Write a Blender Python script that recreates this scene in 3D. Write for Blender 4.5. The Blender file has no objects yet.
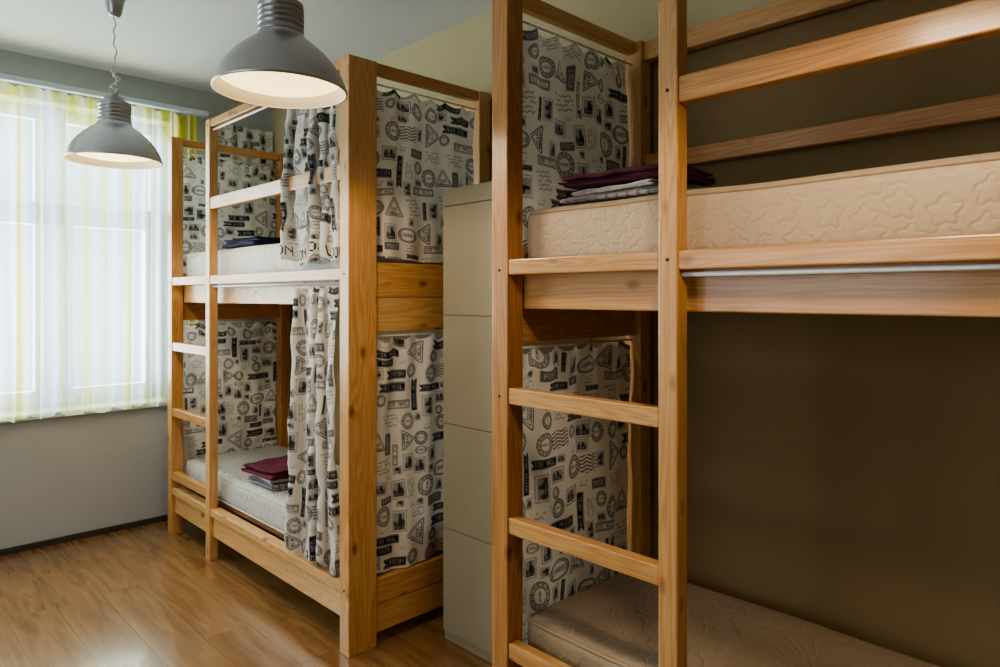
import bpy, bmesh, math, random
import numpy as np
from mathutils import Vector, noise as mnoise
rng = np.random.RandomState(11)
random.seed(5)
sc = bpy.context.scene
COL = sc.collection

# ------------------------------------------------------------------ helpers
def link(o):
    COL.objects.link(o); return o
def empty(name, loc, label, category, group=None):
    o = bpy.data.objects.new(name, None); o.location = loc; o.empty_display_size = .1
    link(o); o["label"] = label; o["category"] = category
    if group: o["group"] = group
    return o
def tag(o, label, category, group=None, kind=None):
    if label: o["label"] = label
    if category: o["category"] = category
    if group: o["group"] = group
    if kind: o["kind"] = kind
    return o
def mesh_obj(name, me, mat=None, parent=None, loc=(0,0,0), rot=(0,0,0)):
    o = bpy.data.objects.new(name, me); link(o)
    if mat and not me.materials: me.materials.append(mat)
    o.rotation_euler = rot
    if parent:
        o.parent = parent; o.location = Vector(loc) - Vector(parent.location)
    else: o.location = loc
    return o
def bm_to(name, bm, smooth=False):
    me = bpy.data.meshes.new(name); bm.to_mesh(me); bm.free()
    if smooth:
        for p in me.polygons: p.use_smooth = True
    return me
def box_me(name, dims, bevel=0.0, seg=2, smooth=False):
    bm = bmesh.new(); bmesh.ops.create_cube(bm, size=1)
    for v in bm.verts: v.co = Vector((v.co.x*dims[0], v.co.y*dims[1], v.co.z*dims[2]))
    if bevel > 0:
        bmesh.ops.bevel(bm, geom=bm.edges[:], offset=bevel, segments=seg, profile=.5, affect='EDGES')
    return bm_to(name, bm, smooth)
def beam(name, x, y, z, parent=None, mat=None, bevel=.004):
    c = ((x[0]+x[1])/2, (y[0]+y[1])/2, (z[0]+z[1])/2)
    L = (x[1]-x[0], y[1]-y[0], z[1]-z[0])
    k = max(range(3), key=lambda i: L[i])
    if k == 0: d, r = L, (0,0,0)
    elif k == 1: d, r = (L[1], L[0], L[2]), (0,0,math.pi/2)
    else: d, r = (L[2], L[1], L[0]), (0,-math.pi/2,0)
    b = min(bevel, min(d)*.3)
    return mesh_obj(name, box_me(name, d, b), mat or M['pine'], parent, c, r)
def multi_box(name, boxes, mat, bevel=0):
    bm = bmesh.new()
    for (x, y, z) in boxes:
        r = bmesh.ops.create_cube(bm, size=1)
        vs = r['verts']
        for v in vs:
            v.co = Vector(((x[0]+x[1])/2+v.co.x*(x[1]-x[0]), (y[0]+y[1])/2+v.co.y*(y[1]-y[0]), (z[0]+z[1])/2+v.co.z*(z[1]-z[0])))
    if bevel: bmesh.ops.bevel(bm, geom=bm.edges[:], offset=bevel, segments=2, profile=.5, affect='EDGES')
    return mesh_obj(name, bm_to(name, bm), mat)
def lathe(name, prof, n=64, smooth=True):
    bm = bmesh.new(); rings = []
    for r, z in prof:
        if r < 1e-5: rings.append([bm.verts.new((0,0,z))])
        else: rings.append([bm.verts.new((r*math.cos(2*math.pi*i/n), r*math.sin(2*math.pi*i/n), z)) for i in range(n)])
    for a, b in zip(rings, rings[1:]):
        for i in range(n):
            j = (i+1) % n
            if len(a) == 1 and len(b) == 1: continue
            if len(a) == 1: bm.faces.new((a[0], b[i], b[j]))
            elif len(b) == 1: bm.faces.new((a[i], a[j], b[0]))
            else: bm.faces.new((a[i], a[j], b[j], b[i]))
    bmesh.ops.recalc_face_normals(bm, faces=bm.faces[:])
    me = bm_to(name, bm, smooth)
    return me
def tube_me(name, pts, rad, n=8, closed=False):
    P = [Vector(p) for p in pts]; bm = bmesh.new(); rings = []
    N = len(P)
    for i, p in enumerate(P):
        if closed: t = P[(i+1) % N]-P[i-1]
        else: t = P[min(i+1, N-1)]-P[max(i-1, 0)]
        t.normalize()
        up = Vector((0,0,1)) if abs(t.z) < .9 else Vector((1,0,0))
        a = t.cross(up).normalized(); b = t.cross(a).normalized()
        rings.append([bm.verts.new(p+rad*(a*math.cos(2*math.pi*k/n)+b*math.sin(2*math.pi*k/n))) for k in range(n)])
    rg = range(N) if closed else range(N-1)
    for i in rg:
        A, B = rings[i], rings[(i+1) % N]
        for k in range(n):
            bm.faces.new((A[k], A[(k+1) % n], B[(k+1) % n], B[k]))
    if not closed:
        bm.faces.new(rings[0]); bm.faces.new(rings[-1])
    bmesh.ops.recalc_face_normals(bm, faces=bm.faces[:])
    return bm_to(name, bm, True)

# ------------------------------------------------------------------ materials
M = {}
def newmat(name):
    m = bpy.data.materials.new(name); m.use_nodes = True
    nt = m.node_tree; b = nt.nodes['Principled BSDF']
    return m, nt, b
def N(nt, t, **kw):
    n = nt.nodes.new(t)
    for k, v in kw.items():
        if k.startswith('i_'):
            key = k[2:]
            n.inputs[int(key) if key.isdigit() else key.replace('_', ' ')].default_value = v
        else: setattr(n, k, v)
    return n
def ramp(nt, stops):
    r = nt.nodes.new('ShaderNodeValToRGB'); e = r.color_ramp.elements
    while len(e) < len(stops): e.new(.5)
    for el, (p, c) in zip(e, stops): el.position = p; el.color = (*c, 1)
    return r
def plain(name, col, rough=.5, metal=0, nscale=30, namp=.06, bump=.0, spec=.5):
    m, nt, b = newmat(name)
    tc = N(nt, 'ShaderNodeTexCoord'); nz = N(nt, 'ShaderNodeTexNoise', i_Scale=nscale, i_Detail=5.0)
    nt.links.new(tc.outputs['Object'], nz.inputs['Vector'])
    c = np.array(col)
    r = ramp(nt, [(.25, tuple(c*(1-namp))), (.75, tuple(np.minimum(c*(1+namp), 1)))])
    nt.links.new(nz.outputs['Fac'], r.inputs[0]); nt.links.new(r.outputs[0], b.inputs['Base Color'])
    b.inputs['Roughness'].default_value = rough; b.inputs['Metallic'].default_value = metal
    b.inputs['Specular IOR Level'].default_value = spec
    if bump:
        bp = N(nt, 'ShaderNodeBump', i_Strength=bump, i_Distance=.003)
        nt.links.new(nz.outputs['Fac'], bp.inputs['Height']); nt.links.new(bp.outputs[0], b.inputs['Normal'])
    M[name] = m
    return m
def wood(name, stops, rough=.36):
    m, nt, b = newmat(name); L = nt.links.new
    tc = N(nt, 'ShaderNodeTexCoord'); oi = N(nt, 'ShaderNodeObjectInfo')
    mul = N(nt, 'ShaderNodeMath', operation='MULTIPLY', i_1=37.0); L(oi.outputs['Random'], mul.inputs[0])
    add = N(nt, 'ShaderNodeVectorMath', operation='ADD'); L(tc.outputs['Object'], add.inputs[0]); L(mul.outputs[0], add.inputs[1])
    mp = N(nt, 'ShaderNodeMapping'); mp.inputs['Scale'].default_value = (.65, 9, 9); L(add.outputs[0], mp.inputs[0])
    n1 = N(nt, 'ShaderNodeTexNoise', i_Scale=1.3, i_Detail=2.0, i_Distortion=.6); L(mp.outputs[0], n1.inputs['Vector'])
    ml = N(nt, 'ShaderNodeMath', operation='MULTIPLY', i_1=105.0); L(n1.outputs['Fac'], ml.inputs[0])
    sn = N(nt, 'ShaderNodeMath', operation='SINE'); L(ml.outputs[0], sn.inputs[0])
    mp2 = N(nt, 'ShaderNodeMapping'); mp2.inputs['Scale'].default_value = (5, 170, 170); L(add.outputs[0], mp2.inputs[0])
    n2 = N(nt, 'ShaderNodeTexNoise', i_Scale=1.0, i_Detail=4.0); L(mp2.outputs[0], n2.inputs['Vector'])
    s1 = N(nt, 'ShaderNodeMath', operation='MULTIPLY_ADD', i_1=.095, i_2=.34); L(sn.outputs[0], s1.inputs[0])
    s2 = N(nt, 'ShaderNodeMath', operation='MULTIPLY_ADD', i_1=.38); L(n2.outputs['Fac'], s2.inputs[0]); L(s1.outputs[0], s2.inputs[2])
    rv = N(nt, 'ShaderNodeMath', operation='MULTIPLY_ADD', i_1=.40, i_2=-.20); L(oi.outputs['Random'], rv.inputs[0])
    s3 = N(nt, 'ShaderNodeMath', operation='ADD'); L(s2.outputs[0], s3.inputs[0]); L(rv.outputs[0], s3.inputs[1])
    r = ramp(nt, stops); L(s3.outputs[0], r.inputs[0])
    mp3 = N(nt, 'ShaderNodeMapping'); mp3.inputs['Scale'].default_value = (5.0, 10, 10); L(add.outputs[0], mp3.inputs[0])
    vo = N(nt, 'ShaderNodeTexVoronoi', i_Scale=1.0); L(mp3.outputs[0], vo.inputs['Vector'])
    kr = ramp(nt, [(.06, (.24,.16,.11)), (.11, (.64,.50,.40)), (.18, (1,1,1))]); L(vo.outputs['Distance'], kr.inputs[0])
    mx = N(nt, 'ShaderNodeMix', data_type='RGBA', blend_type='MULTIPLY'); mx.inputs[0].default_value = .9
    L(r.outputs[0], mx.inputs[6]); L(kr.outputs[0], mx.inputs[7])
    L(mx.outputs[2], b.inputs['Base Color'])
    b.inputs['Roughness'].default_value = rough
    b.inputs['Coat Weight'].default_value = .3; b.inputs['Coat Roughness'].default_value = .15
    bp = N(nt, 'ShaderNodeBump', i_Strength=.12, i_Distance=.001); L(n2.outputs['Fac'], bp.inputs['Height']); L(bp.outputs[0], b.inputs['Normal'])
    M[name] = m
wood('pine', [(.2, (.37,.155,.045)), (.5, (.56,.285,.100)), (.8, (.69,.43,.19))])
wood('pine_dark', [(.2, (.26,.10,.028)), (.5, (.44,.20,.06)), (.8, (.56,.29,.10))])

def wall_by_height():
    m, nt, b = newmat('wall_olive_cream_above'); L = nt.links.new
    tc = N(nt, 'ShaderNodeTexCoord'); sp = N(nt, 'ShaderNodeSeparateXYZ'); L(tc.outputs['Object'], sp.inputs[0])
    gt = N(nt, 'ShaderNodeMath', operation='GREATER_THAN', i_1=2.40); L(sp.outputs[2], gt.inputs[0])  # olive base colour switches to a lighter cream above this height
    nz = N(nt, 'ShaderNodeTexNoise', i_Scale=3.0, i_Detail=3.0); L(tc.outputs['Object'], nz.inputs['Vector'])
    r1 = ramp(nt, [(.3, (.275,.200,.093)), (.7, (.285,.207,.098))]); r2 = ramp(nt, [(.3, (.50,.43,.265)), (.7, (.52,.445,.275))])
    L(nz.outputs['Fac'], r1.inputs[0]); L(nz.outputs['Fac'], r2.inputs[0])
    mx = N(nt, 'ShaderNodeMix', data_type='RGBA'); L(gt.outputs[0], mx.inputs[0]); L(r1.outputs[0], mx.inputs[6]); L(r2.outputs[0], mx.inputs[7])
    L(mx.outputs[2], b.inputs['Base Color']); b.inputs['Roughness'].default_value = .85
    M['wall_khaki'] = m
wall_by_height()
plain('wall_grey', (.43,.45,.44), .85, nscale=2.5, namp=.04)
plain('ceiling_white', (.66,.665,.66), .9, nscale=2, namp=.02)
plain('baseboard_dark', (.05,.04,.035), .5)
plain('frame_white', (.55,.64,.74), .4, namp=.02)
plain('cabinet_beige', (.33,.295,.205), .42, nscale=4, namp=.03)
plain('steel_grey', (.46,.46,.47), .32, .82, nscale=6, namp=.05)
plain('cap_grey', (.36,.36,.37), .32, .8, nscale=6)
plain('cord_white', (.6,.6,.6), .5)
plain('rod_white', (.75,.75,.75), .3)
plain('black_plastic', (.03,.03,.03), .4)
plain('chrome', (.7,.7,.7), .2, 1)
plain('purple_cloth', (.10,.020,.040), .9, nscale=60, namp=.35, bump=.5)
plain('maroon_cloth', (.12,.012,.035), .9, nscale=60, namp=.35, bump=.5)
plain('navy_cloth', (.025,.025,.07), .9, nscale=60, namp=.35, bump=.5)
plain('cream_cloth', (.62,.56,.48), .9, nscale=60, namp=.2, bump=.5)
plain('piping_tan', (.42,.31,.19), .7)
plain('shade_inner', (.85,.82,.75), .6, namp=.02)

def striped_cloth():
    m, nt, b = newmat('striped_cloth'); L = nt.links.new
    tc = N(nt, 'ShaderNodeTexCoord')
    w1 = N(nt, 'ShaderNodeTexWave', bands_direction='X', i_Scale=9.0, i_Distortion=.4)
    w2 = N(nt, 'ShaderNodeTexWave', bands_direction='Y', i_Scale=9.0, i_Distortion=.4)
    L(tc.outputs['Object'], w1.inputs[0]); L(tc.outputs['Object'], w2.inputs[0])
    mx = N(nt, 'ShaderNodeMath', operation='MAXIMUM'); L(w1.outputs['Fac'], mx.inputs[0]); L(w2.outputs['Fac'], mx.inputs[1])
    r = ramp(nt, [(.6, (.42,.39,.36)), (.95, (.16,.14,.17))]); L(mx.outputs[0], r.inputs[0])
    L(r.outputs[0], b.inputs['Base Color']); b.inputs['Roughness'].default_value = .9
    M['striped_cloth'] = m
striped_cloth()

def mattress_mat(name, col, strength=.4, floral=False, dark=.94):
    m, nt, b = newmat(name); L = nt.links.new
    tc = N(nt, 'ShaderNodeTexCoord')
    fine = N(nt, 'ShaderNodeTexNoise', i_Scale=110.0); L(tc.outputs['Object'], fine.inputs['Vector'])
    def mth(op, a, bb=None, c=None):
        n = N(nt, 'ShaderNodeMath', operation=op)
        for i, s in enumerate((a, bb, c)):
            if s is None: continue
            if isinstance(s, (int, float)): n.inputs[i].default_value = s
            else: L(s, n.inputs[i])
        return n.outputs[0]
    if floral:
        sp = N(nt, 'ShaderNodeSeparateXYZ'); L(tc.outputs['Object'], sp.inputs[0])
        cb = N(nt, 'ShaderNodeCombineXYZ'); L(mth('ADD', sp.outputs[1], sp.outputs[0]), cb.inputs[0]); L(sp.outputs[2], cb.inputs[1])
        wn = N(nt, 'ShaderNodeTexNoise', i_Scale=9.0, i_Detail=0.0); L(cb.outputs[0], wn.inputs['Vector'])
        wv = N(nt, 'ShaderNodeVectorMath', operation='MULTIPLY_ADD'); L(wn.outputs['Color'], wv.inputs[0]); wv.inputs[1].default_value = (.03,.03,0); L(cb.outputs[0], wv.inputs[2])
        vo = N(nt, 'ShaderNodeTexVoronoi', voronoi_dimensions='2D', i_Scale=14.0, i_Randomness=.6); L(wv.outputs[0], vo.inputs['Vector'])
        df = N(nt, 'ShaderNodeVectorMath', operation='SUBTRACT'); L(wv.outputs[0], df.inputs[0]); L(vo.outputs['Position'], df.inputs[1])
        s2 = N(nt, 'ShaderNodeSeparateXYZ'); L(df.outputs[0], s2.inputs[0])
        ang = mth('ARCTAN2', s2.outputs[1], s2.outputs[0])
        ln = N(nt, 'ShaderNodeVectorMath', operation='LENGTH'); L(df.outputs[0], ln.inputs[0])
        pet = mth('MULTIPLY_ADD', mth('SINE', mth('MULTIPLY', ang, 5.0)), .005, .026)
        g1 = mth('MULTIPLY', mth('ABSOLUTE', mth('SUBTRACT', ln.outputs['Value'], pet)), 130.0)
        gg = mth('MINIMUM', g1, 1.0)
        puff = mth('MULTIPLY', ln.outputs['Value'], -26.0)
        h = mth('ADD', gg, puff); h = mth('MULTIPLY_ADD', fine.outputs['Fac'], .25, h)
        fac = gg
    else:
        nz = N(nt, 'ShaderNodeTexNoise', i_Scale=8.0, i_Detail=0.0, i_Distortion=1.0); L(tc.outputs['Object'], nz.inputs['Vector'])
        fr = mth('PINGPONG', mth('MULTIPLY', nz.outputs['Fac'], 6.0), .5)
        fac = mth('MINIMUM', mth('MULTIPLY', fr, 5.0), 1.0)
        h = mth('MULTIPLY_ADD', fine.outputs['Fac'], .3, fac)
    bp = N(nt, 'ShaderNodeBump', i_Strength=strength, i_Distance=.006); L(h, bp.inputs['Height']); L(bp.outputs[0], b.inputs['Normal'])
    c = np.array(col)
    r2 = ramp(nt, [(.0, tuple(c*dark)), (.6, tuple(c))]); L(fac, r2.inputs[0]); L(r2.outputs[0], b.inputs['Base Color'])
    b.inputs['Roughness'].default_value = .5; b.inputs['Sheen Weight'].default_value = .2
    M[name] = m
mattress_mat('mattress_tan', (.51,.375,.24), .26, True, .93)
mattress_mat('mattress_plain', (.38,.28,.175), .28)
mattress_mat('mattress_cream', (.50,.49,.46), .5, dark=.78)

def floor_mat():
    m, nt, b = newmat('laminate_oak'); L = nt.links.new
    tc = N(nt, 'ShaderNodeTexCoord')
    mp = N(nt, 'ShaderNodeMapping'); mp.inputs['Rotation'].default_value = (0,0,math.pi/2); L(tc.outputs['Object'], mp.inputs[0])
    br = N(nt, 'ShaderNodeTexBrick', i_Scale=1.0, i_Mortar_Size=.0010, i_Brick_Width=1.25, i_Row_Height=.19, i_Bias=0.0)
    br.offset = .37
    br.inputs['Color1'].default_value = (0,0,0,1); br.inputs['Color2'].default_value = (1,1,1,1); br.inputs['Mortar'].default_value = (.5,.5,.5,1)
    L(mp.outputs[0], br.inputs['Vector'])
    off = N(nt, 'ShaderNodeVectorMath', operation='MULTIPLY_ADD'); L(br.outputs['Color'], off.inputs[0]); off.inputs[1].default_value = (9,5,3); L(tc.outputs['Object'], off.inputs[2])
    mp2 = N(nt, 'ShaderNodeMapping'); mp2.inputs['Scale'].default_value = (15,1.7,1); L(off.outputs[0], mp2.inputs[0])
    n1 = N(nt, 'ShaderNodeTexNoise', i_Scale=1.5, i_Detail=6.0, i_Distortion=.8); L(mp2.outputs[0], n1.inputs['Vector'])
    ad = N(nt, 'ShaderNodeMath', operation='MULTIPLY_ADD', i_1=.07, i_2=0.0); L(br.outputs['Color'], ad.inputs[0]); L(n1.outputs['Fac'], ad.inputs[2])
    r = ramp(nt, [(.32, (.165,.082,.031)), (.55, (.24,.128,.052)), (.78, (.305,.175,.078))]); L(ad.outputs[0], r.inputs[0])
    mx = N(nt, 'ShaderNodeMix', data_type='RGBA'); mx.inputs[7].default_value = (.12,.06,.024,1)
    L(br.outputs['Fac'], mx.inputs[0]); L(r.outputs[0], mx.inputs[6]); L(mx.outputs[2], b.inputs['Base Color'])
    b.inputs['Roughness'].default_value = .25; b.inputs['Coat Weight'].default_value = .5; b.inputs['Coat Roughness'].default_value = .11
    bp = N(nt, 'ShaderNodeBump', i_Strength=.08, i_Distance=.001); L(n1.outputs['Fac'], bp.inputs['Height']); L(bp.outputs[0], b.inputs['Normal'])
    M['floor'] = m
floor_mat()

def printed_fabric():
    m, nt, b = newmat('postmark_fabric'); L = nt.links.new
    at = N(nt, 'ShaderNodeAttribute', attribute_name='ink')
    r = ramp(nt, [(.0, (.014,.014,.018)), (.5, (.21,.205,.205)), (1, (.78,.74,.67))]); L(at.outputs['Fac'], r.inputs[0])
    L(r.outputs[0], b.inputs['Base Color']); b.inputs['Roughness'].default_value = .9; b.inputs['Specular IOR Level'].default_value = .2
    tr = N(nt, 'ShaderNodeBsdfTranslucent'); L(r.outputs[0], tr.inputs[0])
    mx = N(nt, 'ShaderNodeMixShader', i_0=.18); L(b.outputs[0], mx.inputs[1]); L(tr.outputs[0], mx.inputs[2])
    L(mx.outputs[0], nt.nodes['Material Output'].inputs[0])
    M['print'] = m
printed_fabric()

def sheer():
    m, nt, b = newmat('sheer_curtain_fabric'); L = nt.links.new
    at = N(nt, 'ShaderNodeAttribute', attribute_name='stripe')
    r = ramp(nt, [(.0, (.82,.90,.93)), (.5, (.86,.87,.58)), (1, (.75,.71,.15))]); L(at.outputs['Fac'], r.inputs[0])
    tr = N(nt, 'ShaderNodeBsdfTranslucent'); L(r.outputs[0], tr.inputs[0])
    df = N(nt, 'ShaderNodeBsdfDiffuse'); L(r.outputs[0], df.inputs[0])
    tp = N(nt, 'ShaderNodeBsdfTransparent'); L(r.outputs[0], tp.inputs[0])
    m1 = N(nt, 'ShaderNodeMixShader', i_0=.30); L(tr.outputs[0], m1.inputs[1]); L(df.outputs[0], m1.inputs[2])
    # a thread-thin weave: denser where seen edge-on
    lw = N(nt, 'ShaderNodeLayerWeight', i_Blend=.35)
    fc = N(nt, 'ShaderNodeMapRange'); fc.inputs[3].default_value = .58; fc.inputs[4].default_value = .14
    L(lw.outputs['Facing'], fc.inputs[0])
    m2 = N(nt, 'ShaderNodeMixShader'); L(fc.outputs[0], m2.inputs[0]); L(m1.outputs[0], m2.inputs[1]); L(tp.outputs[0], m2.inputs[2])
    L(m2.outputs[0], nt.nodes['Material Output'].inputs[0]); nt.nodes.remove(b)
    M['sheer'] = m
sheer()
def glass():
    m, nt, b = newmat('window_glass'); L = nt.links.new
    tp = N(nt, 'ShaderNodeBsdfTransparent'); gl = N(nt, 'ShaderNodeBsdfGlossy', i_Roughness=.02)
    mx = N(nt, 'ShaderNodeMixShader', i_0=.05); L(tp.outputs[0], mx.inputs[1]); L(gl.outputs[0], mx.inputs[2])
    L(mx.outputs[0], nt.nodes['Material Output'].inputs[0]); nt.nodes.remove(b); M['glass'] = m
glass()
def diffuser_mat():
    m, nt, b = newmat('frosted_lens_glow')
    b.inputs['Base Color'].default_value = (.8,.75,.6,1)
    b.inputs['Emission Color'].default_value = (1,.74,.34,1); b.inputs['Emission Strength'].default_value = 2.6
    M['lens'] = m
diffuser_mat()

# ------------------------------------------------------------------ printed postmark pattern (numpy raster -> vertex attribute)
FONT = {
'A':"01110 10001 10001 11111 10001 10001 10001",'C':"01111 10000 10000 10000 10000 10000 01111",
'D':"11110 10001 10001 10001 10001 10001 11110",'E':"11111 10000 10000 11110 10000 10000 11111",
'G':"01111 10000 10000 10011 10001 10001 01111",'I':"01110 00100 00100 00100 00100 00100 01110",
'L':"10000 10000 10000 10000 10000 10000 11111",'M':"10001 11011 10101 10101 10001 10001 10001",
'N':"10001 11001 10101 10011 10001 10001 10001",'O':"01110 10001 10001 10001 10001 10001 01110",
'P':"11110 10001 10001 11110 10000 10000 10000",'R':"11110 10001 10001 11110 10100 10010 10001",
'S':"01111 10000 10000 01110 00001 00001 11110",'T':"11111 00100 00100 00100 00100 00100 00100",
'V':"10001 10001 10001 10001 10001 01010 00100",'X':"10001 10001 01010 00100 01010 10001 10001",
'Y':"10001 10001 01010 00100 00100 00100 00100",'1':"00100 01100 00100 00100 00100 00100 01110",
'9':"01110 10001 10001 01111 00001 00001 01110",' ':"00000 "*7}
def glyphs(s):
    rows = [''.join(FONT[c].split()[r]+'0' for c in s) for r in range(7)]
    return np.array([[int(ch) for ch in r] for r in rows], bool)
def text_mask(lx, ly, s, px, cx=0, cy=0):
    g = glyphs(s); H, W = g.shape
    c = np.floor((lx-cx)/px + (W-1)/2).astype(int); r = np.floor(H/2-(ly-cy)/px).astype(int)
    ok = (c >= 0) & (c < W) & (r >= 0) & (r < H)
    return ok & g[np.clip(r, 0, H-1), np.clip(c, 0, W-1)]
PX = .00125; TN = 640; TS = TN*PX       # .8 m tile
canvas = np.ones((TN, TN)); occ = np.zeros((TN, TN), bool)
def m_label(s, px, h):
    w = len(s)*6*px+.022
    def f(x, y):
        body = (np.abs(x) < w/2) & (np.abs(y) < h/2) & ~((x < -w/2+.012) & (np.abs(y) < (.012-(x+w/2))*.8))
        t = text_mask(x, y, s, px, .003)
        line = (np.abs(np.abs(y)-h*.40) < .0008)
        return body, np.where(t | line, .95, 0.0)
    return f, w/2+.003, h/2+.003
def m_post(s, R):
    def f(x, y):
        r = np.hypot(x, y); a = np.arctan2(y, x)
        ring = (np.abs(r-R) < .0014) | (np.abs(r-R*.62) < .0011)
        tick = (r > R*.70) & (r < R*.91) & (np.sin(a*26)+.6*np.sin(a*11) > .15)
        t = text_mask(x, y, s, R*.034)
        return (ring | tick | t), np.full(x.shape, .15)
    return f, R+.002, R+.002
def m_postwave(s, R):
    f0, _, _ = m_post(s, R)
    def f(x, y):
        m, v = f0(x+.03, y)
        w = (x > R-.028) & (x < .075) & (np.abs(y) < R*.8) & (np.sin((y+.003*np.sin(x*160))*2*math.pi/.010) > .5)
        return m | w, v
    return f, .078, R+.002
def m_stamp(w, h, k):
    def f(x, y):
        b = (np.abs(x) < w/2) & (np.abs(y) < h/2)
        per = b & ~((np.abs(x) < w/2-.003) & (np.abs(y) < h/2-.003)) & (np.sin((x+y)*2*math.pi/.006) > -.3)
        inn = (np.abs(x) < w/2-.007) & (np.abs(y) < h/2-.007)
        pic = .5+.5*np.sin(x*170*k+2*np.sin(y*120))*np.cos(y*140+k)
        sky = y > (.006*np.sin(x*200*k)+.002)
        tower = (np.abs(x-.004) < (.003+(h/2-.01-y)*.12)) & (y < h/2-.012)
        v = np.where(sky, .66, np.where(pic > .5, .13, .42)); v = np.where(tower, .06, v)
        v = np.where(text_mask(x, y, "PARIS" if k < 1 else "ROMA", w*.018, 0, -h/2+.014), .9, v)
        return per | inn, np.where(per & ~inn, .25, v)
    return f, w/2+.002, h/2+.002
def m_tri(R):
    def f(x, y):
        d = np.maximum(-y-R*.5, np.maximum(.866*x+.5*y-R*.5, -.866*x+.5*y-R*.5))
        o = (np.abs(d) < .0015) | (np.abs(d+.007) < .0010)
        t = text_mask(x, y, "AIR", .0018, 0, 0) | text_mask(x, y, "MAIL", .0018, 0, -.015)
        return o | t, np.full(x.shape, .14)
    return f, R*.85, R*.92
def m_oval(s, a, b_):
    def f(x, y):
        q = np.hypot(x/a, y/b_)
        o = (np.abs(q-1) < .05) | (np.abs(q-.84) < .03)
        t = text_mask(x, y, s, .0019)
        return o | t, np.full(x.shape, .17)
    return f, a+.002, b_+.002
def m_script(w, n, ph):
    def f(x, y):
        k = np.floor((y+n*.006)/.012); yy = (y+n*.006)-k*.012-.006
        c = .0032*np.sin(x*420+k*3+ph)*np.cos(x*130+k+ph)
        ln = (np.abs(yy-c) < .0011) & (np.abs(x+.006*np.sin(k*5)) < w/2-.01) & (k >= 0) & (k < n) & (np.sin(x*75+k*2+ph) > -.85)
        return ln, np.full(x.shape, .28)
    return f, w/2+.001, n*.006+.002
def m_frame(s, px, fill):
    w = len(s)*6*px+.018; h = 7*px+.016
    def f(x, y):
        d = np.maximum(np.abs(x)-w/2, np.abs(y)-h/2)
        t = text_mask(x, y, s, px)
        if fill:
            return d < 0, np.where(t, .9, .40)
        return ((np.abs(d+.001) < .0012) | (np.abs(d+.005) < .0008) | t), np.full(x.shape, .14)
    return f, w/2+.002, h/2+.002
motifs = [m_label("PAR AVION", .0019, .028), m_stamp(.052,.062,1.0), m_postwave("PARIS", .031), m_stamp(.07,.05,1.2), m_tri(.052),
          m_label("AIR MAIL", .0021, .030), m_stamp(.058,.074,.8), m_post("ROMA", .034), m_stamp(.062,.046,1.5), m_oval("CORREO", .043,.025), m_script(.10,4,.3), m_post("1919", .029),
          m_label("LONDON", .0022, .030), m_stamp(.045,.055,.7), m_post("1919", .024), m_frame("POST", .0024, True),
          m_script(.07,3,1.4), m_script(.08,5,.9), m_tri(.042), m_script(.05,2,2.4), m_frame("AIR MAIL", .0017, False)]
def place(mf, cx, cy, ang, sc_=1.0):
    f, hw, hh = mf
    hw *= sc_; hh *= sc_
    R = math.hypot(hw, hh); n = int(R/PX)+2
    ci, cj = int(cy/PX), int(cx/PX)
    ii, jj = np.mgrid[ci-n:ci+n+1, cj-n:cj+n+1]
    dx = jj*PX-cx; dy = ii*PX-cy
    ca, sa = math.cos(ang), math.sin(ang)
    lx = dx*ca+dy*sa; ly = -dx*sa+dy*ca
    box = (np.abs(lx) < hw) & (np.abs(ly) < hh)
    I, J = ii % TN, jj % TN
    if occ[I[box], J[box]].any(): return False
    m, v = f(lx/sc_, ly/sc_); m = m & box
    canvas[I[m], J[m]] = v[m]; occ[I[box], J[box]] = True
    return True
for rep, s_ in enumerate((1.3, 1.2, 1.1, 1.0, 1.0, .9)):
    for k, mf in enumerate(motifs):
        for tr_ in range(170):
            ang = rng.choice([0,0,0,0,0,math.pi/2,-math.pi/2,.10])
            if place(mf, rng.rand()*TS, rng.rand()*TS, ang, s_): break
for s_ in (1.0, .8, .65):
    for tr_ in range(1900):
        place(motifs[rng.choice([9,12,14,1,13,8,19,16,5,7,0,3])], rng.rand()*TS, rng.rand()*TS, rng.choice([0,0,math.pi/2]), s_)
c2 = canvas.reshape(TN//2, 2, TN//2, 2).mean(axis=(1,3)); T2 = TN//2; PX2 = PX*2
def sample(s, t):
    fx = s/PX2; fy = t/PX2
    i0 = np.floor(fy).astype(int); j0 = np.floor(fx).astype(int); a = fy-i0; b = fx-j0
    g = lambda i, j: c2[i % T2, j % T2]
    return (g(i0,j0)*(1-a)*(1-b)+g(i0+1,j0)*a*(1-b)+g(i0,j0+1)*(1-a)*b+g(i0+1,j0+1)*a*b)

def grid_cloth(name, W, H, step, posf, attr, attrf, mat):
    ns = int(W/step)+1; nt_ = int(H/step)+1
    S, T = np.meshgrid(np.linspace(0, W, ns), np.linspace(0, H, nt_))
    X, Y, Z = posf(S, T)
    co = np.stack([X, Y, Z], -1).reshape(-1, 3).astype(np.float32)
    me = bpy.data.meshes.new(name)
    me.vertices.add(len(co)); me.vertices.foreach_set('co', co.ravel())
    a = (np.arange(nt_-1)[:, None]*ns+np.arange(ns-1)[None, :]).ravel()
    q = np.stack([a, a+1, a+1+ns, a+ns], -1).astype(np.int32)
    me.loops.add(q.size); me.loops.foreach_set('vertex_index', q.ravel())
    me.polygons.add(len(q)); me.polygons.foreach_set('loop_start', (np.arange(len(q))*4).astype(np.int32))
    me.polygons.foreach_set('use_smooth', np.ones(len(q), bool))
    at = me.attributes.new(attr, 'FLOAT', 'POINT'); at.data.foreach_set('value', attrf(S, T).ravel().astype(np.float32))
    me.update(); me.validate()
    me.materials.append(mat)
    return me
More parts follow.
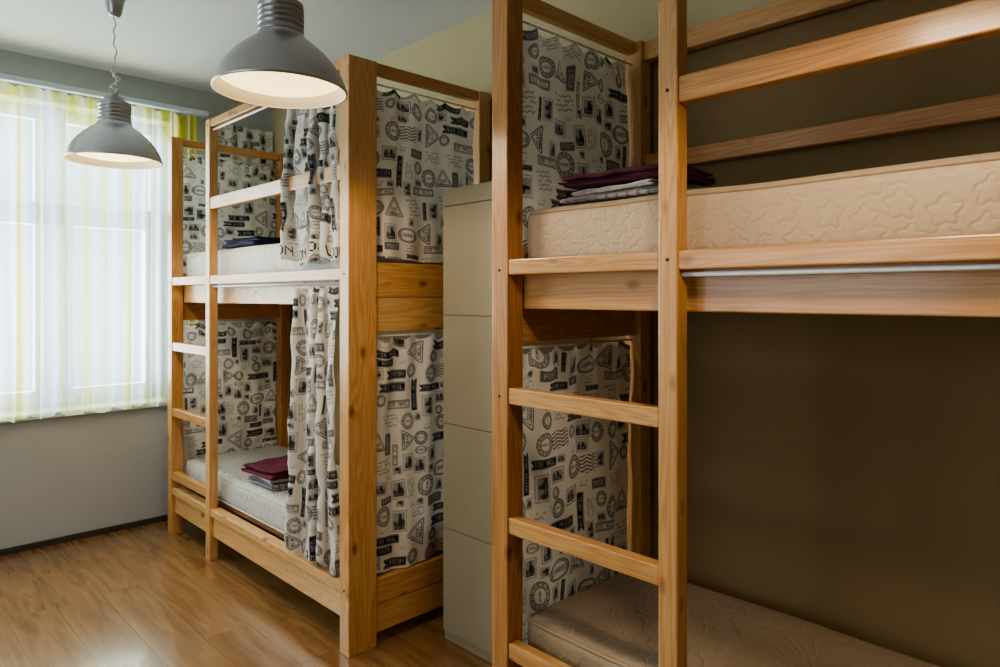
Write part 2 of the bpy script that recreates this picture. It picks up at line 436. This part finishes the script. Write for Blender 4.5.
def ink_at(os_, ot, hem=None):
    def f(S, T):
        v = sample(S+os_, T*-1+ot)
        if hem:
            tc_ = hem; band = np.abs(T-tc_) < .034
            per = .27; sx = ((S+.10) % per)-per/2
            tx = text_mask(sx, -(T-tc_), "LONDON", .0062)
            v = np.where(band, np.where(tx, .03, 1.0), v)
        return v
    return f

def end_curtain(x0, x1, y, ztop, zbot, step, os_, ot, amp=.009, label='', ph=0.0):
    g = 1.08; W = (x1-x0)*g; H = ztop-zbot
    cx, cz = (x0+x1)/2, ztop
    def posf(S, T):
        u = S/W
        fold = amp*((1.0-.5*np.clip(T/.35, 0, 1))*np.sin(S*2*math.pi/.13+ph+.8*np.sin(T*3))+.7*np.sin(S*2*math.pi/.33+2*ph+T*2.2))
        x = (u-.5)*(x1-x0)*(1-.035*np.sin(T/H*math.pi)) + .005*np.sin(T*9+S*7)
        yy = fold+.003*np.sin(T*14+S*9+ph)+.0018*np.sin(T*31-S*27)
        z = -T - .024*np.abs(np.sin(S*math.pi/.105))*np.clip(1-T/.15, 0, 1) + .006*np.sin(S*14+ph)*(T/H)
        return x, yy, z
    me = grid_cloth('privacy_curtain', W, H, step, posf, 'ink', ink_at(os_, ot), M['print'])
    o = mesh_obj('privacy_curtain', me, None, None, (cx, y, cz))
    tag(o, label, 'curtain', 'postmark-print bunk curtains'); return o
def front_curtain(y0, y1, x, ztop, zbot, step, os_, ot, label, nf=6, pinch=.1, amp=.03, topw=.9, lean=0.0, bx=0.0, hem=None):
    W = (y1-y0)*1.9; H = ztop-zbot; cy = (y0+y1)/2
    def posf(S, T):
        u = S/W; t = T/H
        width = (y1-y0)*(topw+(1-topw)*np.clip(t*1.5, 0, 1)-pinch*np.sin(t*math.pi))
        ph = u*2*math.pi*nf+1.6*np.sin(u*9)+1.1*np.sin(t*2.5+u*4)
        A = amp*(.45+.55*np.clip(t*2.5, 0, 1))*(.75+.4*np.sin(u*13))
        yy = (.5-u)*width+.010*np.sin(ph*2)+lean*(t-.5)
        xx = A*np.sin(ph)+.005*np.sin(t*17+u*20)+.003*np.sin(t*41+u*31)+bx*t
        z = -T+.018*np.sin(u*11+1)*t-.01*np.abs(np.sin(u*math.pi*nf*2))*np.clip(1-T/.08, 0, 1)
        return xx, yy, z
    me = grid_cloth('privacy_curtain', W, H, step, posf, 'ink', ink_at(os_, ot, hem), M['print'])
    o = mesh_obj('privacy_curtain', me, None, None, (x, cy, ztop))
    tag(o, label, 'curtain', 'postmark-print bunk curtains'); return o

# ------------------------------------------------------------------ room
XR, XL, YF, YB, H = 2.29, -1.95, 4.71, -1.6, 2.83
def struct(o): o["kind"] = "structure"; return o
struct(multi_box('floor', [((XL-.2, XR+.2), (YB-.2, YF+.35), (-.1, 0))], M['floor']))
struct(multi_box('ceiling', [((XL-.2, XR+.2), (YB-.2, YF+.35), (H, H+.1))], M['ceiling_white']))
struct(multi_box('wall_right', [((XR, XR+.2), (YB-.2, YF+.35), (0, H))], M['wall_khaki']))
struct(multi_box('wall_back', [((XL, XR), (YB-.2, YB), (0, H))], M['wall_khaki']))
WX0, WX1, WZ0, WZ1 = -1.0, 1.60, .78, 2.58
struct(multi_box('wall_far', [((XL, WX0), (YF, YF+.35), (0, H)), ((WX1, XR), (YF, YF+.35), (0, H)),
        ((WX0, WX1), (YF, YF+.35), (0, WZ0)), ((WX0, WX1), (YF, YF+.35), (WZ1, H))], M['wall_grey']))
LY0, LY1 = 1.1, 3.1
struct(multi_box('wall_left', [((XL-.3, XL), (YB, LY0), (0, H)), ((XL-.3, XL), (LY1, YF), (0, H)),
        ((XL-.3, XL), (LY0, LY1), (0, .8)), ((XL-.3, XL), (LY0, LY1), (2.5, H))], M['wall_grey']))
struct(multi_box('baseboard_far', [((XL, XR), (YF-.014, YF), (0, .035))], M['baseboard_dark'], .003))
struct(multi_box('baseboard_left', [((XL, XL+.014), (YB, YF-.02), (0, .035))], M['baseboard_dark'], .003))
struct(multi_box('trim_1', [((WX0-.02, WX1+.03), (YF-.045, YF+.16), (WZ0-.035, WZ0-.001))], M['frame_white'], .004))
wy0, wy1 = YF+.18, YF+.24
bars = [((WX0, WX1), (wy0, wy1), (WZ0, WZ0+.10)), ((WX0, WX1), (wy0, wy1), (WZ1-.07, WZ1)),
        ((WX0, WX0+.07), (wy0, wy1), (WZ0, WZ1)), ((WX1-.07, WX1), (wy0, wy1), (WZ0, WZ1)),
        ((WX0, WX1), (wy0-.01, wy1), (1.88, 2.01)), ((.88, 1.04), (wy0-.01, wy1), (WZ0, WZ1)), ((-.04, .12), (wy0-.01, wy1), (WZ0, WZ1)),
        ((1.04, 1.08), (wy0-.02, wy1), (WZ0+.09, 1.89)), ((1.49, 1.54), (wy0-.02, wy1), (WZ0+.09, 1.89))]
struct(multi_box('window_1', bars, M['frame_white'], .004))
g = mesh_obj('glass_pane', box_me('glass_pane', (WX1-WX0-.1, .004, WZ1-WZ0-.1)), M['glass'], bpy.data.objects['window_1'], ((WX0+WX1)/2, wy0+.035, (WZ0+WZ1)/2))
lx0, lx1 = XL-.2, XL-.14
bars = [((lx0, lx1), (LY0, LY1), (.8, .88)), ((lx0, lx1), (LY0, LY1), (2.42, 2.5)), ((lx0, lx1), (LY0, LY0+.07), (.8, 2.5)),
        ((lx0, lx1), (LY1-.07, LY1), (.8, 2.5)), ((lx0, lx1), (2.05, 2.15), (.8, 2.5)), ((lx0, lx1), (LY0, LY1), (1.9, 1.98))]
struct(multi_box('window_2', bars, M['frame_white'], .004))

def sheer_curtain(x0, x1, label, ph):
    W = (x1-x0)*1.35; Hc = 2.635-.765; y = YF-.075
    stripes = [(W*(k+.5+.6*(rng.rand()-.5))/int(W/.15), .009+.024*rng.rand(), .5+.45*rng.rand()) for k in range(int(W/.15))]
    def posf(S, T):
        u = S/W
        x = (u-.5)*(x1-x0)+.010*np.sin(S*40+T*.5)
        yy = (.6+.4*T/Hc)*(.016*np.sin(S*2*math.pi/.080+ph+2.6*np.sin(S*5)+.7*np.sin(T*1.7+S*4))+.016*np.sin(S*2*math.pi/.19+1.7*np.sin(S*3+ph)))+.008*np.sin(S*9+T*1.3)
        return x, yy, -T+.006*np.sin(S*31)+.004*np.sin(S*67)
    def st(S, T):
        v = np.zeros_like(S)
        for c, w, a in stripes:
            v = np.maximum(v, a*np.clip(1.6-np.abs(S-c+.004*np.sin(T*4))/w, 0, 1))
        tip = np.clip((.24+.12*np.sin(S*9)+.04*np.sin(S*31)-T)/.16, 0, 1)
        bot = np.clip((T-(Hc-.15+.06*np.sin(S*13)))/.12, 0, 1)
        edge = np.clip((S-(W-.16))/.10, 0, 1) if x1 > 1 else 0*S
        return np.clip(np.maximum(np.maximum(v*.92, edge*.85), np.maximum(tip, bot*.6)*(.6+.4*np.sin(S*23)**2)), 0, 1)
    me = grid_cloth('window_curtain', W, Hc, .008, posf, 'stripe', st, M['sheer'])
    o = mesh_obj('window_curtain', me, None, None, ((x0+x1)/2, y, 2.628))
    tag(o, label, 'curtain', 'sheer window curtains')
sheer_curtain(-1.15, .46, 'sheer white and yellow-green striped curtain over window', .4)
sheer_curtain(.47, 1.74, 'sheer white curtain with yellow-green stripes beside bunk bed', 1.7)
rod = mesh_obj('curtain_rail', box_me('curtain_rail', (3.0, .05, .03), .004), M['frame_white'], None, (.3, YF-.075, 2.655))
tag(rod, 'slim white ceiling curtain rail above the window', 'curtain rail')
def wall_drape():
    x0, x1, zt, zb = 1.80, 2.27, 2.62, 1.5
    W = (x1-x0)*1.2; Hc = zt-zb
    def posf(S, T): return (S/W-.5)*(x1-x0), .010*np.sin(S*2*math.pi/.12), -T
    me = grid_cloth('patterned_drape', W, Hc, .006, posf, 'ink', ink_at(.1, .4), M['print'])
    o = mesh_obj('patterned_drape', me, None, None, ((x0+x1)/2, YF-.04, zt))
    tag(o, 'postmark-print cloth drape hanging on the window wall', 'curtain')
wall_drape()

# ------------------------------------------------------------------ bunk beds
XF, XB = 1.49, 2.27
PW = .07
def bunk(yn, yf, lad, label, nearw):
    B = empty('bunk_bed', (XF, (yn+yf)/2, 0), label, 'bunk bed', 'wooden bunk beds')
    ZT = 2.42
    g = .0006
    beam('post', (XF, XF+nearw), (yn, yn+PW), (0, ZT), B)
    beam('post', (XF, XF+PW), (yf-PW, yf), (0, ZT), B)
    beam('post', (XB-PW, XB), (yn, yn+PW), (0, ZT), B)
    beam('post', (XB-PW, XB), (yf-PW, yf), (0, ZT), B)
    yl1 = yf-lad; yl0 = yl1-.055
    beam('ladder_post', (XF, XF+.048), (yl0, yl1), (0, ZT), B)
    for z in (.335, .72, 1.118):
        beam('ladder_rung', (XF+.004, XF+.044), (yl1+g, yf-PW-g), (z, z+.05), B)
    for (a, b) in ((yl1+g, yf-PW-g), (yn+PW+g, yl0-g)):
        beam('side_rail', (XF+.003, XF+.045), (a, b), (1.515, 1.562), B)
    beam('bed_board', (XF+PW+.001, XF+PW+.026), (yn+PW+g, yf-PW-g), (1.41, 1.525), B)
    for (a, b) in ((yl1+g, yf-PW-g), (yn+PW+g, yl0-g)):
        beam('side_rail', (XF+.003, XF+.06), (a, b), (.245, .285), B)
        beam('bed_board', (XF+.02, XF+.045), (a, b), (.13, .244), B)
    beam('guard_rail', (XF+.004, XF+.04), (yn+PW+g, yl0-g), (1.925, 1.99), B)
    beam('top_rail', (XF+.004, XF+.044), (yn+PW+g, yl0-g), (2.375, ZT-.002), B)
    beam('top_rail', (XB-.05, XB-.008), (yn+PW+g, yf-PW-g), (2.345, ZT-.004), B)
    beam('guard_rail', (XB-.05, XB-.012), (yn+PW+g, yf-PW-g), (1.925, 1.985), B)
    beam('bed_board', (XB-.036, XB-.008), (yn+PW+g, yf-PW-g), (1.41, 1.525), B)
    beam('bed_board', (XB-.036, XB-.008), (yn+PW+g, yf-PW-g), (.13, .27), B)
    for e, (ya, yb) in enumerate(((yn+.008, yn+.045), (yf-.045, yf-.008))):
        xs = XF+(nearw if e == 0 else PW)+g; xe = XB-PW-g
        beam('top_rail', (xs, xe), (ya, yb), (2.372, ZT-.001), B)
        beam('end_board', (xs, xe), (ya, yb), (1.445, 1.59), B)
        beam('end_board', (xs, xe), (ya+.004, yb-.004), (1.30, 1.444), B)
        beam('end_board', (xs, xe), (ya, yb), (.17, .275), B)
        beam('end_board', (xs, xe), (ya+.004, yb-.004), (.05, .169), B)
        for z in (2.335, 1.283):
            mesh_obj('curtain_rod', tube_me('curtain_rod', [(-(xe-xs)/2, 0, 0), ((xe-xs)/2, 0, 0)], .004), M['rod_white'], B, ((xs+xe)/2, (ya+yb)/2, z))
    for z in (1.503, 2.362):
        L = yl0-yn-PW
        mesh_obj('curtain_rod', tube_me('curtain_rod', [(0, -L/2, 0), (0, L/2, 0)], .006), M['rod_white'], B, (XF+.022, (yl0+yn+PW)/2, z))
    for z in (1.506, .262):
        beam('bunk_base', (XF+.1, XB-.04), (yn+PW+.005, yf-PW-.005), (z, z+.02), B, M['pine_dark'])
    for (y, z) in ((yf-PW*.5, 1.53), (yf-PW*.5, 2.39), (yf-PW*.5, 1.14), (yl1-.027, 1.54), (yl1-.027, 1.96), (yl1-.027, 2.39), (yn+.035, 1.54), (yn+.035, .26)):
        s = mesh_obj('screw', lathe('screw', [(0, -.001), (.004, -.001), (.0045, .002), (.001, .003), (0, .0015)], 12), M['black_plastic'], B, (XF, y, z), (0, -math.pi/2, 0))
    return B
bunk(2.40, 4.46, .595, 'tall pine bunk bed with ladder and printed curtains, beside window', .135)
bunk(-.49, 1.57, .606, 'tall pine bunk bed with ladder and bare shaded lower bunk', .07)

def mattress(yn, yf, z0, z1, mat, label, sag=0.0, seed=0):
    x0, x1 = XF+.080, XB-.078
    y0, y1 = yn+.075, yf-.058
    d = (x1-x0, y1-y0, z1-z0)
    bm = bmesh.new(); bmesh.ops.create_cube(bm, size=1)
    for v in bm.verts: v.co = Vector((v.co.x*d[0], v.co.y*d[1], v.co.z*d[2]))
    bmesh.ops.bevel(bm, geom=bm.edges[:], offset=.042, segments=6, profile=.5, affect='EDGES')
    ny = 40
    for k in range(1, ny):
        yy = -d[1]/2+d[1]*k/ny
        if abs(yy) < d[1]/2-.045:
            bmesh.ops.bisect_plane(bm, geom=bm.verts[:]+bm.edges[:]+bm.faces[:], plane_co=(0, yy, 0), plane_no=(0, 1, 0))
    for k in range(1, 10):
        xx = -d[0]/2+d[0]*k/10
        if abs(xx) < d[0]/2-.045:
            bmesh.ops.bisect_plane(bm, geom=bm.verts[:]+bm.edges[:]+bm.faces[:], plane_co=(xx, 0, 0), plane_no=(1, 0, 0))
    for zz in (-.02, 0, .02):
        bmesh.ops.bisect_plane(bm, geom=bm.verts[:]+bm.edges[:]+bm.faces[:], plane_co=(0, 0, zz), plane_no=(0, 0, 1))
    def defo(c):
        t = max(0, c.z/(d[2]/2))
        dz = t*(.005*mnoise.noise(Vector((c.x*3+seed, c.y*4, 1)))+.0018*math.sin(c.y*9+seed)*(abs(c.x)/(d[0]/2)))-sag*t
        side = 1-min(1, abs(c.z)/(d[2]/2))**2
        sx = (1 if c.x > 0 else -1)*.006*(side-.4)*(1 if abs(c.x) > d[0]/2-.05 else 0)*(.6+.5*mnoise.noise(Vector((seed, c.y*7, 0))))
        return Vector((min(max(c.x+sx, -d[0]/2-.006), d[0]/2+.004), c.y, c.z+dz))
    for v in bm.verts: v.co = defo(v.co)
    bmesh.ops.triangulate(bm, faces=[f for f in bm.faces if len(f.verts) > 4])
    me = bm_to('mattress', bm, True)
    o = mesh_obj('mattress', me, mat, None, ((x0+x1)/2, (y0+y1)/2, (z0+z1)/2))
    tag(o, label, 'mattress', 'bunk mattresses')
    for s in (1, -1):
        hx, hy = d[0]/2-.008, d[1]/2-.008; pts = []; r = .035
        for (cx, cy, a0) in ((hx-r, hy-r, 0), (-hx+r, hy-r, 90), (-hx+r, -hy+r, 180), (hx-r, -hy+r, 270)):
            for k in range(7):
                a = math.radians(a0+k*15); pts.append(Vector((cx+r*math.cos(a), cy+r*math.sin(a), s*(d[2]/2-.016))))
        dense = []
        for i, p in enumerate(pts):
            q = pts[(i+1) % len(pts)]; m_ = max(1, int((q-p).length/.05))
            for j in range(m_): dense.append(defo(p.lerp(q, j/m_)))
        mesh_obj('piping', tube_me('piping', dense, .0065, closed=True), M['piping_tan'] if mat is not M['mattress_cream'] else M['cream_cloth'], o, o.location)
    return o
mattress(2.40, 4.46, 1.53, 1.715, M['mattress_cream'], 'cream quilted mattress on the upper bunk near the window', seed=1)
mattress(2.40, 4.46, .288, .45, M['mattress_cream'], 'cream quilted mattress on lower bunk under folded maroon blanket', seed=2)
mattress(-.49, 1.57, 1.53, 1.725, M['mattress_tan'], 'thick tan quilted mattress on the upper bunk', seed=3)
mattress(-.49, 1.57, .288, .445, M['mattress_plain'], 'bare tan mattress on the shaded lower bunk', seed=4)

end_curtain(1.63, 2.19, 2.427, 2.335, 1.605, .0028, .05, .9, label='postmark-print curtain at upper end of bunk bed, beside cabinet', ph=.5)
end_curtain(1.63, 2.19, 2.427, 1.285, .285, .0028, .45, .2, label='postmark-print curtain at lower end of bunk bed, beside cabinet', ph=2.2, amp=.012)
end_curtain(1.567, 2.193, 1.545, 2.335, 1.605, .0026, .22, .66, label='postmark-print curtain at upper end of bunk, behind folded blankets', ph=1.1)
end_curtain(1.567, 2.193, 1.545, 1.285, .285, .0026, .62, .35, label='postmark-print curtain closing the end of the lower bunk', ph=3.1)
end_curtain(1.567, 2.193, 4.435, 2.335, 1.605, .0045, .12, .5, label='postmark-print curtain at upper bunk end by the window', ph=.2)
end_curtain(1.567, 2.193, 4.435, 1.285, .285, .0045, .32, .1, label='postmark-print curtain at lower bunk end by the window', ph=4.0)
front_curtain(2.485, 2.985, XF+.020, 2.35, 1.60, .0036, .1, .3, 'gathered postmark-print curtain drawn back on the upper bunk front', nf=5, pinch=.02, topw=.82, amp=.034, hem=.705)
front_curtain(2.485, 2.935, XF+.020, 1.492, .300, .0036, .5, .1, 'gathered postmark-print curtain drawn back on the lower bunk front', nf=4, pinch=.16, topw=.84, amp=.036, lean=.015)

# ------------------------------------------------------------------ folded bedding
def folded(name, cx, cy, z, w, d, th, n, mat, label, cat, seed, rot=0, group=None, cr=1.0):
    """zig-zag folded cloth, folds along local X"""
    pts = []; r = th/2
    for k in range(n):
        s = 1 if k % 2 == 0 else -1
        ex = d/2*(1-.07*((k*7+seed) % 3))
        m = 14
        for i in range(m+1): pts.append((s*(-ex+2*ex*i/m)*.97, k*th))
        if k < n-1:
            for a in (-60, -30, 0, 30, 60):
                a = math.radians(a); pts.append((s*(ex*.97+r*math.cos(a)), k*th+r+r*math.sin(a)))
    nx = 30; bm = bmesh.new(); rows = []
    for i in range(nx+1):
        x = (i/nx-.5)*w; row = []
        for j, (yy, zz) in enumerate(pts):
            lay = zz/th
            q = mnoise.noise(Vector((x*10+seed, yy*10, lay*.35)))+.5*mnoise.noise(Vector((x*26+seed, yy*24, lay*.35)))
            e = 1+.07*mnoise.noise(Vector((seed*3, yy*8, lay*1.7)))
            row.append(bm.verts.new((x*e, yy*(1+.07*mnoise.noise(Vector((x*8, seed, lay))))
                , max(0, zz+cr*q*.005*min(1, .2+lay)))))
        rows.append(row)
    for a, b in zip(rows, rows[1:]):
        for j in range(len(pts)-1): bm.faces.new((a[j], b[j], b[j+1], a[j+1]))
    bmesh.ops.recalc_face_normals(bm, faces=bm.faces[:])
    me = bm_to(name, bm, True)
    o = mesh_obj(name, me, mat, None, (cx, cy, z+th*.45), (0, 0, rot))
    so = o.modifiers.new('thickness', 'SOLIDIFY'); so.thickness = th*.7; so.offset = 0
    return tag(o, label, cat, group)
R90 = math.pi/2
folded('folded_towel', 1.74, 1.19, 1.729, .36, .30, .007, 3, M['striped_cloth'], 'grey checked cotton towel folded beneath purple blanket', 'towel', 3, R90+.05)
folded('folded_sheet', 1.74, 1.20, 1.756, .31, .26, .005, 3, M['cream_cloth'], 'cream sheet folded between towel and purple blanket', 'sheet', 8, R90-.12)
folded('folded_blanket', 1.73, 1.19, 1.776, .37, .28, .009, 4, M['purple_cloth'], 'dark purple fleece blanket folded on top of the stack', 'blanket', 5, R90+.16, cr=2.3)
folded('folded_towel', 1.74, 3.46, .456, .28, .27, .009, 3, M['striped_cloth'], 'grey checked cotton towel folded on the lower mattress', 'towel', 2, R90)
folded('folded_sheet', 1.74, 3.46, .490, .26, .25, .007, 2, M['cream_cloth'], 'cream sheet folded under maroon blanket on lower bunk', 'sheet', 4, R90-.08)
folded('folded_blanket', 1.74, 3.48, .510, .30, .28, .010, 4, M['maroon_cloth'], 'maroon fleece blanket folded on the lower mattress', 'blanket', 6, R90+.1, cr=2.2)
folded('folded_blanket', 1.76, 3.72, 1.721, .40, .30, .012, 4, M['navy_cloth'], 'dark navy blanket folded on the upper mattress', 'blanket', 9, R90)

# ------------------------------------------------------------------ filing cabinet
def cabinet():
    x0, x1, y0, y1, zt = 1.86, 2.28, 1.80, 2.26, 1.90
    C = empty('filing_cabinet', ((x0+x1)/2, (y0+y1)/2, 0), 'tall beige metal four-drawer filing cabinet between bunk beds', 'filing cabinet')
    mesh_obj('body', box_me('body', (x1-x0-.010, y1-y0, zt), .004), M['cabinet_beige'], C, ((x0+.010+x1)/2, (y0+y1)/2, zt/2))
    zs = [.045, .476, .915, 1.37, 1.825]
    for a, b in zip(zs, zs[1:]):
        d = mesh_obj('drawer', box_me('drawer', (.012, y1-y0-.010, b-a-.0025), .001), M['cabinet_beige'], C, (x0+.005, (y0+y1)/2, (a+b)/2))
        h = mesh_obj('handle', box_me('handle', (.012, .07, .016), .004), M['chrome'], d)
        h.location = (-.012, -.155, .10)
    mesh_obj('top_trim', box_me('top_trim', (.012, y1-y0-.004, zt-1.829), .001), M['cabinet_beige'], C, (x0+.005, (y0+y1)/2, (zt+1.8275)/2))
cabinet()

# ------------------------------------------------------------------ pendant lamps
def pendant(x, y, zr, label):
    P = empty('pendant_lamp', (x, y, zr), label, 'pendant lamp', 'grey metal pendant lamps')
    k = .95
    prof_o = [(.212*k, 0), (.213*k, .006), (.209*k, .012), (.206*k, .024), (.198*k, .045), (.184*k, .068), (.163*k, .095), (.138*k, .120), (.112*k, .142), (.088*k, .158), (.074, .168), (.070, .176)]
    prof = [(.02, .178)]+[(.070, .178)] + prof_o[::-1] + [(.209*k, -.001)]
    mesh_obj('lamp_shade', lathe('lamp_shade', prof, 72), M['steel_grey'], P, P.location)
    mesh_obj('shade_lining', lathe('shade_lining', [(.208*k, 0)]+[(r-.004, max(z-.002, .0005)) for r, z in prof_o[1:]]+[(.02, .170)], 72), M['shade_inner'], P, P.location)
    cap = [(.0, .179), (.070, .179)]
    for i in range(5):
        z0 = .183+i*.017
        cap += [(.069, z0), (.069, z0+.011), (.0665, z0+.013), (.0665, z0+.016)]
    cap += [(.068, .270), (.060, .274), (.044, .276), (.042, .294), (.022, .298), (.012, .315), (0, .316)]
    mesh_obj('lamp_cap', lathe('lamp_cap', cap, 48), M['cap_grey'], P, P.location)
    ln = [(0, .012), (.06, .014), (.12, .020), (.165, .030), (.186, .042), (.180, .046), (0, .046)]
    mesh_obj('frosted_lens', lathe('frosted_lens', ln, 64), M['lens'], P, P.location)
    topz = H-zr
    ring = [(.016*math.cos(a), 0, .33+.018*math.sin(a)) for a in [2*math.pi*k/20 for k in range(20)]]
    mesh_obj('hook', tube_me('hook', ring, .0025, closed=True), M['cap_grey'], P, P.location)
    pts = []
    for k in range(70):
        t = k/69; z = .31+(topz-.08-.31)*t
        pts.append((.014*math.sin(t*15)*(1-t)+.004*math.sin(t*37), .012*math.cos(t*13)*(1-t), z))
    mesh_obj('cord', tube_me('cord', pts, .0035), M['cord_white'], P, P.location)
    loop = []
    for k in range(60):
        t = k/59; a = t*2*math.pi*2
        loop.append((.022*math.sin(a)*math.sin(t*math.pi)+.004, .01*math.cos(a)*math.sin(t*math.pi), .31+.11*t+.01*math.sin(a)))
    mesh_obj('cord', tube_me('cord', loop, .0035), M['cord_white'], P, P.location)
    can = [(0, topz-.085), (.020, topz-.085), (.030, topz-.07), (.040, topz-.02), (.044, topz), (0, topz)]
    mesh_obj('canopy', lathe('canopy', can, 32), M['cap_grey'], P, P.location)
    l = bpy.data.lights.new('pendant_light', 'SPOT'); l.energy = 30; l.color = (1,.80,.58); l.spot_size = math.radians(165); l.spot_blend = .35; l.shadow_soft_size = .10
    o = bpy.data.objects.new('pendant_light', l); o.location = (x, y, zr-.004); link(o)
pendant(1.008, 2.013, 2.085, 'grey metal dome pendant lamp, lit, hanging from ceiling')
pendant(.95, 3.542, 2.075, 'grey metal dome pendant lamp, lit, hanging near the window')
pendant(.98, .42, 2.12, 'grey metal dome pendant lamp, lit, hanging before bare bunk bed')

# ------------------------------------------------------------------ light
w = bpy.data.worlds.new('World'); sc.world = w; w.use_nodes = True
bg = w.node_tree.nodes['Background']; bg.inputs[0].default_value = (.80,.90,1,1); bg.inputs[1].default_value = 1.6
def area(name, loc, rot, sx, sy, power, col):
    l = bpy.data.lights.new(name, 'AREA'); l.shape = 'RECTANGLE'; l.size = sx; l.size_y = sy; l.energy = power; l.color = col
    o = bpy.data.objects.new(name, l); o.location = loc; o.rotation_euler = rot; link(o); return o
area('window_daylight', (.3, YF+.6, 1.75), (-math.pi/2, 0, 0), 3.4, 2.4, 350, (.84,.93,1.0))
area('side_window_daylight', (XL-.35, 2.1, 1.65), (0, -math.pi/2, 0), 1.8, 2.0, 30, (.93,.95,1.0))
try:
    sc.view_settings.view_transform = 'AgX'; sc.view_settings.look = 'AgX - Medium High Contrast'
except Exception as e: print(e)
sc.view_settings.exposure = 0.0

# ------------------------------------------------------------------ camera
cam = bpy.data.cameras.new('Camera'); co = bpy.data.objects.new('Camera', cam); link(co)
co.location = (0, 0, 1.45); co.rotation_euler = (math.pi/2, 0, -math.atan2(.6972, .7169))
cam.sensor_width = 36; cam.lens = .690*36; cam.shift_y = -.0375; cam.clip_start = .02
sc.camera = co
